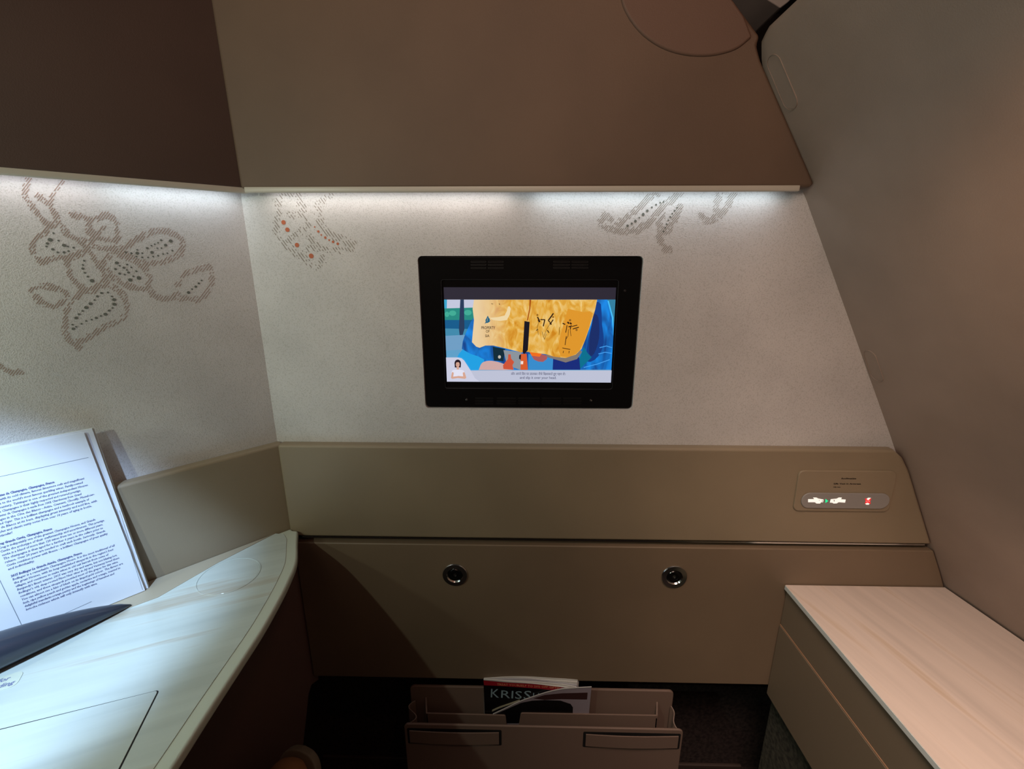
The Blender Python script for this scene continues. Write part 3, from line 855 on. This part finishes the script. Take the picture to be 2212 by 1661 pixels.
# marble field inside the rim
inn = []
for i, p in enumerate(edge_):
    a, b = Vector(edge_[max(0, i - 1)]), Vector(edge_[min(len(edge_) - 1, i + 1)])
    t = (b - a).normalized()
    inn.append((p[0] + t.y * .017, p[1] - t.x * .017))
inn = [q for q in inn if q[1] < .700]
bl = [Z_ for Z_ in (TT.px(595, 1152), TT.px(470, 1216), TT.px(342, 1290), TT.px(285, 1311), TT.px(0, 1408))]
field = inn + [(-1.04, .03), (-1.0, .15)] + bl[::-1] + [(-.4205, .713)]
slab('marble_field', TT, field, -.002, 0, M_marble, tb, bevel=.0004)
slab('back_strip', TT, back[:3] + [wline(-.045)] + [TT.px(600, 1149)] + bl[1:] + [(-1.0, .16)], -.001, .0006, M_rimtan, tb, bevel=.0004)  # tan strip between the marble field and the left wall panel
# coaster ring
cc = (-.4505, .6015)
mesh('coaster_ring', *ringdisc(TT, cc, [(.0440, -.0005), (.0436, .0008), (.0424, .0008), (.0420, -.0002), (.0415, .0003)], 64), M_marble, tb, smooth=False)
# flap
fp = [TT.px(345, 1490), TT.px(260, 1661), (-.36, .22), (-.6, .15), (-.75, .29), TT.px(0, 1575)]
fp2 = soft(fp, .004, 4)
def inset(pts, d):
    c = Vector((sum(p[0] for p in pts) / len(pts), sum(p[1] for p in pts) / len(pts)))
    return [tuple(c + (Vector(p) - c) * (1 - d / (Vector(p) - c).length)) for p in pts]
slab('flap_gap', TT, fp2, 0, .0002, M_dark, tb)
slab('flap', TT, inset(fp2, .0014), 0, .0007, M_marble, tb, bevel=.0003)
# instruction label
lb = Frame(TT.at(TT.px(44, 1455), .0), (TT.at(TT.px(44, 1455)) - TT.at(TT.px(0, 1468))), Vector((0, 0, 1)).cross(TT.at(TT.px(44, 1455)) - TT.at(TT.px(0, 1468))))
slab('stow_label', lb, rrect(-.030, -.008, .066, .024, .007, 5), 0, .0006, M_rim, tb, bevel=.0002)
join_text('label_lettering', [text('Stow table for', lb, (-.008, -.006), .0085, None, None, hh=.0008, align='RIGHT', bold=.00015, shear=.2), text('taxi, take-off & landing', lb, (-.001, -.0155), .0085, None, None, hh=.0008, align='RIGHT', bold=.00015, shear=.2)], M_ink, tb)

# ------------------------------------------------------------------ open menu leaning on the left wall
az, ln = R(43), R(5)
e = Vector((math.sin(az), math.cos(az), 0)); hn = Vector((-e.y, e.x, 0)); upv = Vector((0, 0, 1)) * math.cos(ln) + hn * math.sin(ln)
A0 = TT.at(TT.px(314, 1277)) + Vector((0, 0, .0015))
PG = Frame(A0, e, upv)
mn = thing('open_menu', A0, 'open drinks menu with white printed pages leaning against the left wall', 'menu')
ph = .2515
def pgp(u, v): return PG.px(u, v)
slab('cover', PG, [(-.30, .0), (.006, .0), (-.0085, ph + .0012), (-.30, ph + .0012)], -.0075, -.006, M_paperd, mn)
slab('page', PG, [(-.30, .0), (.0045, .0), (-.0105, ph + .0006), (-.30, ph + .0006)], -.0055, -.0035, M_paper, mn)
slab('page', PG, [(-.30, .0), (.0, .0), (-.0195, ph - .0015), (-.30, ph - .0015)], -.0012, 0, M_paper, mn)
# printed rules
def rule(p, q, w):
    a, b = Vector(p), Vector(q); n = Vector((-(b - a).y, (b - a).x)).normalized() * w / 2
    return slab_geo(PG, [tuple(a - n), tuple(b - n), tuple(b + n), tuple(a + n)], 0, .0002)
ra, rb = pgp(-150, 1062), pgp(196, 987)
M_rule = mat('rule_ink', (120, 128, 140), .7)
re_ = pgp(191, 988)
for i, q in enumerate([(ra, re_, .0005), (pgp(-40, 1172), pgp(49, 1355), .0005), (pgp(100, 1343), pgp(198, 1299), .0005), (pgp(252, 1100), pgp(308, 1274), .0004)]):
    mesh('printed_rule', *rule(*q), M_rule, mn)
L1, L2 = pgp(56, 1319), pgp(22, 1246)
pitch = (L2[1] - L1[1]) / 10
slant = (L2[0] - L1[0]) / (L2[1] - L1[1])
wA, wB = pgp(27, 1254), pgp(247, 1177)
full_w = wB[0] - wA[0]
paras = [['B', 'Taittinger Comtes de Champagne, Champagne, France', 'Champagne, with its cold climate, famous limestone soils and magnificent', 'cellars, home to the world\'s most famous sparkling wines. Family-owned', 'for over a century, Taittinger is one of the greatest independent Houses.',
          'Comtes de Champagne is their highly respected and revered prestige', 'cuv\u00e9e. Comtes de Champagne is made from 100% Chardonnay from Grand', 'Cru villages in the C\u00f4te des Blancs - Avize, Cramant, Chouilly, Mesnil-sur-', 'Oger and Oger. This is a brilliant champagne and a textbook example of', 'Blanc de Blancs at its best, displaying great intensity and acid line, with', 'complex and classic nutty notes from over 10 years of aging in bottle.', 'Spectacular!'],
         ['B', 'Krug Grande Cuv\u00e9e, Champagne, France', 'Krug is indisputably one of the greatest Champagne Houses, and Grande', 'Cuv\u00e9e the archetype of their craftsmanship and assertiveness. This prestige', 'cuv\u00e9e is a blend of more than 120 wines from ten or more different years.', 'The champagne is then aged for a further 6 years in the cellars prior to', 'release. Over 20 years are needed to craft each bottle. Seriously, Grande', 'Cuv\u00e9e combines power with finesse - a brilliant Champagne of great quality', 'and individuality.'],
         ['B', '2015 Bollinger La Grande Ann\u00e9e, Champagne, France', 'Bollinger is a remarkable Champagne House. It is the most traditional of all', 'the great Houses, with its long-established vineyards in the region\'s best', 'villages, and continues to make wines in old oak barrels from some of', 'Burgundy\'s finest estates. 2015 was very dry and warm, but not blazing hot.', 'Bollinger\'s old, deep-rooted Pinot Noir vines in A\u00ff and Verzenay loved these', 'conditions, and these vineyards provided most of the grapes for this wine.', 'You can almost see a hint of blush on its limpid gold colour. The flavors are', 'lush, ripe yellow peach and golden apple, nectarine and orange, toasted to', 'delightful mandarin-orange pastry and the beginnings of hazelnut and', 'brioche richness which will only intensify with time.']]
seq = []
for i, p in enumerate(paras):
    for k, l in enumerate(p[1:]): seq.append((l, k == 0))
    if i < 2: seq.append((None, False))
its = []
n = len(seq)
ref = None
for i, (l, bold) in enumerate(seq):
    if not l: continue
    y = L1[1] + (n - 1 - i) * pitch * .985
    x = L1[0] + slant * (y - L1[1]) * .85
    vs, fs = text(l, PG, (x, y), pitch * .80, None, None, hh=.00025, bold=.00022 if bold else .00008, res=1, width=full_w * len(l) / 76 * (1.04 if bold else 1), shear=.18)
    its.append((vs, fs))
join_text('lettering', its, M_ink, mn)

# dark tapered holder lying across the foot of the menu
hd_ = thing('menu_holder', (-.6, .48, TZ), 'glossy dark blue tapered holder lying across the foot of the open menu', 'holder')
T0 = Vector((*TT.px(284, 1309), TZ)); T1 = Vector((*TT.px(-40, 1458), TZ))
dirv = (T1 - T0).normalized(); side_v = Vector((-dirv.y, dirv.x, 0))
LT = (T1 - T0).length + .12
vs, fs = [], []
nseg, nr = 26, 28
for i in range(nseg + 1):
    t = i / nseg
    r = .0265 * (1 - (1 - t) ** 2.3) ** .8 + .0012
    r2 = r * .92
    c = T0 + dirv * (LT * t) + Vector((0, 0, r2 + .0008)) - side_v * (0)
    for k in range(nr):
        a = 2 * math.pi * k / nr
        vs.append(c + side_v * r * math.cos(a) + Vector((0, 0, 1)) * r2 * math.sin(a))
for i in range(nseg):
    for k in range(nr):
        a, b = i * nr + k, i * nr + (k + 1) % nr
        fs.append((a, a + nr, b + nr, b))
fs += [tuple(range(nr)), tuple(range((nseg + 1) * nr - 1, nseg * nr - 1, -1))]
mesh('tapered_body', vs, fs, M_holder, hd_, smooth=True)

# ------------------------------------------------------------------ right cabinet and worktop
CT = .672
CF = TOP(CT)
wt = slab('worktop', CF, soft([(.483, .7285), (side(.7285, CT) - .003, .7285), (side(.4, CT) - .003, .4), (side(0, CT) - .003, 0), (.512, 0)], .001), -.009, 0, M_marble2, bevel=.0012)
tag(wt, 'cream marble worktop on the low cabinet at the right', 'worktop')
cb = thing('side_cabinet', (.6, .35, .42), 'low taupe cabinet under the cream marble worktop, with a lip-edged door', 'cabinet')
# left face frame: runs towards the viewer
fo = Vector((.483 - .512, .7285, 0)).normalized()
CL = Frame((.487, .728, 0), fo, (0, 0, 1))          # normal points to -x
if CL.n.x > 0: CL = Frame((.487, .728, 0), -fo, (0, 0, 1))
sg_ = -1 if CL.ex.y > 0 else 1
slab('worktop_edge', CL, [(0, .6632), (sg_ * .72, .6632), (sg_ * .72, .6712), (0, .6712)], .002, .0048, M_edge, wt)
slab('body', CL, [(sg_ * .014, .422), (sg_ * .72, .422), (sg_ * .72, .663), (sg_ * .014, .663)], -.24, -.004, M_cab, cb)
slab('drawer_front', CL, [(0, .586), (sg_ * .72, .586), (sg_ * .72, .6625), (0, .6625)], -.003, 0, M_cab, cb, bevel=.0006)
slab('door', CL, [(0, .420), (sg_ * .72, .420), (sg_ * .72, .5835), (0, .5835)], -.003, .0015, M_cab, cb, bevel=.0012)
slab('door_edge_glint', CL, [(0, .5838), (sg_ * .72, .5838), (sg_ * .72, .5856), (0, .5856)], -.003, .0010, mat('copper_glint', (178, 140, 110), .4, metal=.3), cb)  # copper-toned line painted in for light caught on the door's top edge
struct(slab('trim_5', CL, [(0, .0), (sg_ * .72, .0), (sg_ * .72, .418), (0, .418)], -.24, -.012, M_carpet2))

# ------------------------------------------------------------------ literature pocket
pk = thing('literature_pocket', (.045, .72, .12), 'taupe leather literature pocket hanging below the lower front panel', 'pocket')
M_pk = mat('pocket_leather', (128, 106, 94), .6, bump=.15, scale=800)
def FY(y): return Frame((0, y, 0), (1, 0, 0), (0, 0, 1))
B1 = FY(.735)
p0, p1 = B1.px(885, 1482), B1.px(1457, 1489)
slab('back_plate', B1, rrect((p0[0] + p1[0]) / 2, (p0[1] + .14) / 2, p1[0] - p0[0], p0[1] - .14, .010), -.006, 0, M_pk, pk, bevel=.002)
F1 = FY(.692)
p0, p1 = F1.px(872, 1564), F1.px(1478, 1571)
fz = p0[1]
slab('front_plate', F1, rrect((p0[0] + p1[0]) / 2, (fz + .10) / 2, p1[0] - p0[0], fz - .10, .010), -.005, 0, M_pk, pk, bevel=.002)
fx0, fx1 = p0[0], p1[0]
# middle divider: front board with a notch, and two side returns
D1 = FY(.716)
d0, d1 = D1.px(920, 1541), D1.px(1421, 1546)
n0, n1, nb = D1.px(1092, 1548)[0], D1.px(1125, 1548)[0], D1.px(1100, 1580)[1]
slab('divider', D1, soft([(d0[0], .14), (d1[0], .14), (d1[0], d1[1]), (n1, d1[1] - .001), (n1 - .006, nb), (n0 + .004, nb), (n0, d0[1] - .001), (d0[0], d0[1])], .004, 3), -.003, 0, M_pk, pk, bevel=.0008)
for x, v in ((d0[0], 1), (d1[0], -1)):
    vs = []
    for dx in (0, v * .003):
        vs += [(x + dx, .716, .14), (x + dx, .7345, .14), (x + dx - v * .004, .7345, d0[1] + .020), (x + dx, .716, d0[1])]
    mesh('side_return', vs, [(0, 1, 2, 3), (7, 6, 5, 4), (0, 4, 5, 1), (1, 5, 6, 2), (2, 6, 7, 3), (3, 7, 4, 0)], M_pk, pk)
# soft side gussets between front and back plates
for x, v, wob in ((fx0 + .010, 1, .010), (fx1 - .010, -1, .003)):
    vs, fs = [], []
    N_ = 12
    for i in range(N_ + 1):
        t = i / N_
        y = .6985 + (.7285 - .6985) * t
        xx = x + v * (wob * math.sin(t * math.pi * 2) + .004 * t)
        zz = fz - .004 + .020 * t
        for dx, z in ((0, zz), (v * .002, zz), (v * .002, .12), (0, .12)): vs.append((xx + dx, y, z))
    for i in range(N_):
        for k in range(4):
            a, b = i * 4 + k, i * 4 + (k + 1) % 4
            fs.append((a, b, b + 4, a + 4))
    fs += [(0, 3, 2, 1), (N_ * 4, N_ * 4 + 1, N_ * 4 + 2, N_ * 4 + 3)]
    mesh('side_gusset', vs, fs, M_pk, pk, smooth=False)
# strap bands with dark slots
for (a, b) in (((884, 1579), (1078, 1608)), ((1266, 1587), (1463, 1616))):
    A, B = F1.px(a[0], a[1], .003), F1.px(b[0], b[1], .003)
    cx, cz, w, hh = (A[0] + B[0]) / 2, (A[1] + B[1]) / 2, B[0] - A[0], A[1] - B[1]
    slab('slot', F1, rrect(cx, cz - .001, w + .010, hh + .010, .003), -.001, .0004, M_dark, pk)
    vs, fs = [], []
    N_ = 14
    for i in range(N_ + 1):
        t = i / N_; x = cx - w / 2 + w * t; bow = .0012 + .0035 * math.sin(t * math.pi); dz = .0015 * math.sin(t * math.pi)
        for dy, z in ((bow, cz + hh / 2 + dz), (bow + .002, cz + hh / 2 + dz), (bow + .002, cz - hh / 2 + dz), (bow, cz - hh / 2 + dz)):
            P = F1.at((x, z), dy); vs.append(P)
    for i in range(N_):
        for k in range(4):
            q, r_ = i * 4 + k, i * 4 + (k + 1) % 4
            fs.append((q, r_, r_ + 4, q + 4))
    fs += [(0, 3, 2, 1), (N_ * 4, N_ * 4 + 1, N_ * 4 + 2, N_ * 4 + 3)]
    mesh('strap_band', vs, fs, M_pk, pk)

# ------------------------------------------------------------------ magazine and folded card in the pocket
MF = FY(.7205)
mg = thing('magazine', (.03, .725, .20), 'glossy shopping magazine with a black and red cover, standing in the pocket', 'magazine')
Z3 = lambda x, y: (1030 + x / 8.193, 1440 + y / 8.193)
front_c = [MF.px(*Z3(*p)) for p in [(118, 245), (300, 262), (520, 283), (800, 298), (1050, 315), (1300, 345), (1540, 375), (1760, 420)]]
cvr = spline(front_c, 3)
M_cov = mat('magazine_cover_black', (12, 11, 14), .3)
slab('cover', MF, [(cvr[0][0] + .002, .20), (cvr[-1][0] - .004, .20)] + cvr[::-1], -.0006, 0, M_cov, mg)
redb = [MF.px(*Z3(*p)) for p in [(128, 325), (520, 345), (1050, 385), (1400, 420), (1760, 470)]]
slab('red_banner', MF, spline(redb, 3)[:] + cvr[::-1], 0, .0003, mat('banner_red', (170, 30, 46), .35), mg)
# page blocks
BFR = [(.7225, 0.0), (.7243, .13), (.7261, .26), (.7279, .40), (.7297, .55), (.7315, .72), (.733, 1.0)]
MFb = FY(.733)
back_c = [MFb.px(*Z3(*p)) for p in [(130, 205), (330, 160), (540, 115), (800, 92), (1000, 95), (1200, 112), (1450, 128), (1640, 126), (1812, 116)]]
bc = spline(back_c, 3)
def samp(c, t):
    f = t * (len(c) - 1); i = min(int(f), len(c) - 2); k = f - i
    return (c[i][0] * (1 - k) + c[i + 1][0] * k, c[i][1] * (1 - k) + c[i + 1][1] * k)
M_pg = mat('magazine_paper', (226, 224, 220), .6)
M_pg2 = mat('magazine_paper_grey', (190, 188, 196), .6)
for j, (y, t) in enumerate(BFR):
    pts = []
    for k in range(25):
        s = k / 24
        a, b = samp(cvr, s), samp(bc, s)
        pts.append((a[0] * (1 - t) + b[0] * t, a[1] * (1 - t) + b[1] * t + (.0010 * math.sin(s * 7 + j * 2.1))))
    fr = FY(y)
    slab('page_block', fr, [(pts[0][0], .20), (pts[-1][0], .20)] + pts[::-1], -.0015, 0, M_pg2 if j in (2, 5) else M_pg, mg)
def mtx(body, x0, x1, y, size, hh=.0004, **k):
    a, b = MF.px(*Z3(x0, y)), MF.px(*Z3(x1, y)); c = MF.px(*Z3(x0, y + size))
    return text(body, MF, a, (a[1] - c[1]), None, None, hh=hh, width=b[0] - a[0], ang=-.045, **k)
M_ttl = mat('title_grey_blue', (150, 178, 190), .5)
join_text('title', [mtx('K', 228, 372, 537, 215), mtx('RIS', 405, 770, 545, 190), mtx('S', 815, 945, 570, 215), mtx('HOP', 975, 1330, 590, 190)], M_ttl, mg)
join_text('banner_lettering', [mtx('TREAT YOURSELF TO 20% OFF GIFTS!', 355, 1460, 326, 52, res=1, bold=.0001)], mat('banner_gold', (222, 150, 110), .5), mg)

cdv = thing('folded_card', (.08, .71, .3), 'curled folded card with a pale border slipped in front of the magazine', 'card')
CFm = FY(.7185)
topc = spline([CFm.px(*Z3(*p)) for p in [(285, 830), (480, 740), (750, 610), (1000, 520), (1250, 440), (1500, 385), (1750, 365), (2030, 350)]], 3)
M_card = mat('card_grey', (150, 140, 150), .5)
M_cardk = mat('card_black', (10, 9, 12), .4)
def ribbon(name, fr, top, zlow, m, par, hh, th=.0006):
    return slab(name, fr, [(top[0][0], zlow(0)), ] + [(top[-1][0] - .004, zlow(1))] + top[::-1], hh - th, hh, m, par)
lowz = CFm.px(*Z3(1000, 1000))[1] - .05
ribbon('card_sheet', CFm, topc, lambda t: lowz, M_card, cdv, 0)
dark_ = [CFm.px(*Z3(*p)) for p in [(300, 850), (500, 765), (780, 640), (980, 600), (1200, 590), (1480, 600), (1660, 660), (1700, 720), (1690, 1000), (300, 1000)]]
slab('printed_picture', CFm, dark_, 0, .0003, M_cardk, cdv)
brn = [CFm.px(*Z3(*p)) for p in [(1000, 560), (1200, 500), (1500, 470), (1960, 458), (1950, 580), (1500, 572), (1200, 585)]]
slab('printed_band', CFm, brn, 0, .0003, mat('band_brown', (60, 34, 34), .5), cdv)
edge_t = [(p[0], p[1]) for p in topc]
low = [(p[0] + .0002, p[1] - .0011) for p in topc]
slab('white_edge', CFm, edge_t + low[::-1], .0002, .0011, mat('card_edge', (214, 214, 208), .5), cdv)
e2 = spline([CFm.px(*Z3(*p)) for p in [(270, 775), (400, 715), (560, 660), (760, 590)]], 3)
slab('inner_leaf', CFm, e2 + [(p[0], p[1] - .004) for p in e2[::-1]], -.0012, -.0007, mat('card_inner', (180, 176, 150), .5), cdv)

# ------------------------------------------------------------------ shoe at the bottom left
tip = CAM + ray(614, 1668) * ((CAM.z - .385) / -ray(614, 1668).z)
sh = thing('shoe', (tip.x, tip.y, 0), 'toe of a tan suede shoe with pale sole, in shade below the marble table', 'shoe')
yw, ptc = R(-14), R(66)
fx = Vector((math.cos(yw), math.sin(yw), 0))
bk = Vector((math.sin(yw), -math.cos(yw), 0)) * math.cos(ptc) + Vector((0, 0, -1)) * math.sin(ptc)   # toe to heel
up_s = Vector((-math.sin(yw), math.cos(yw), 0)) * -math.sin(ptc) + Vector((0, 0, 1)) * math.cos(ptc)
org = tip - up_s * .040
vs, fs = [], []
nr_ = 24
rings = [(-.010, .010, .016, .034), (-.004, .024, .006, .042), (.006, .034, .002, .050), (.02, .040, 0, .056), (.045, .043, 0, .064), (.08, .043, 0, .074), (.13, .039, 0, .092), (.19, .035, 0, .104), (.24, .034, 0, .100), (.262, .028, 0, .095)]
for d, w, z0_, z1_ in rings:
    for k in range(nr_):
        a = 2 * math.pi * k / nr_
        vs.append(org + fx * w * math.cos(a) + bk * d + up_s * ((z0_ + z1_) / 2 + (z1_ - z0_) / 2 * math.sin(a)))
for i in range(len(rings) - 1):
    for k in range(nr_):
        a, b = i * nr_ + k, i * nr_ + (k + 1) % nr_
        fs.append((a, b, b + nr_, a + nr_))
fs += [tuple(range(nr_ - 1, -1, -1)), tuple(range((len(rings) - 1) * nr_, len(rings) * nr_))]
mesh('upper', vs, fs, mat('tan_suede', (168, 116, 74), .8, bump=.3, scale=900), sh, smooth=True)
SO = Frame(org, fx, -bk)
pts = spline([(.0, .016), (.022, .011), (.038, -.006), (.046, -.045), (.042, -.12), (.037, -.2), (.030, -.258), (0, -.268)], 4)
slab('sole', SO, pts + [(-x, y) for x, y in pts[-2:0:-1]], -.012, .005, mat('pale_sole', (140, 126, 104), .7), sh, bevel=.003)

fr_o = box('footrest', (tip.x - .10, tip.y - .26, 0), (tip.x + .08, tip.y - .05, .128), M_carpet2)
tag(fr_o, 'low dark footrest under the tan shoe', 'footrest')

# ------------------------------------------------------------------ white overhead fitting seen past the header panel
Y13 = FY(1.30)
op = [Y13.px(u, v) for u, v in ((1640, -12), (1672, 8), (1686, 17), (1702, 5), (1722, -14))]
oh = slab('overhead_locker', Y13, [op[0], op[1], op[2], op[3], op[4], (op[4][0] + .05, op[4][1] + .12), (op[0][0] - .1, op[4][1] + .12)], -.3, 0, M_white, bevel=.003)
tag(oh, 'white corner of an overhead locker beyond the top of the right wall', 'locker')
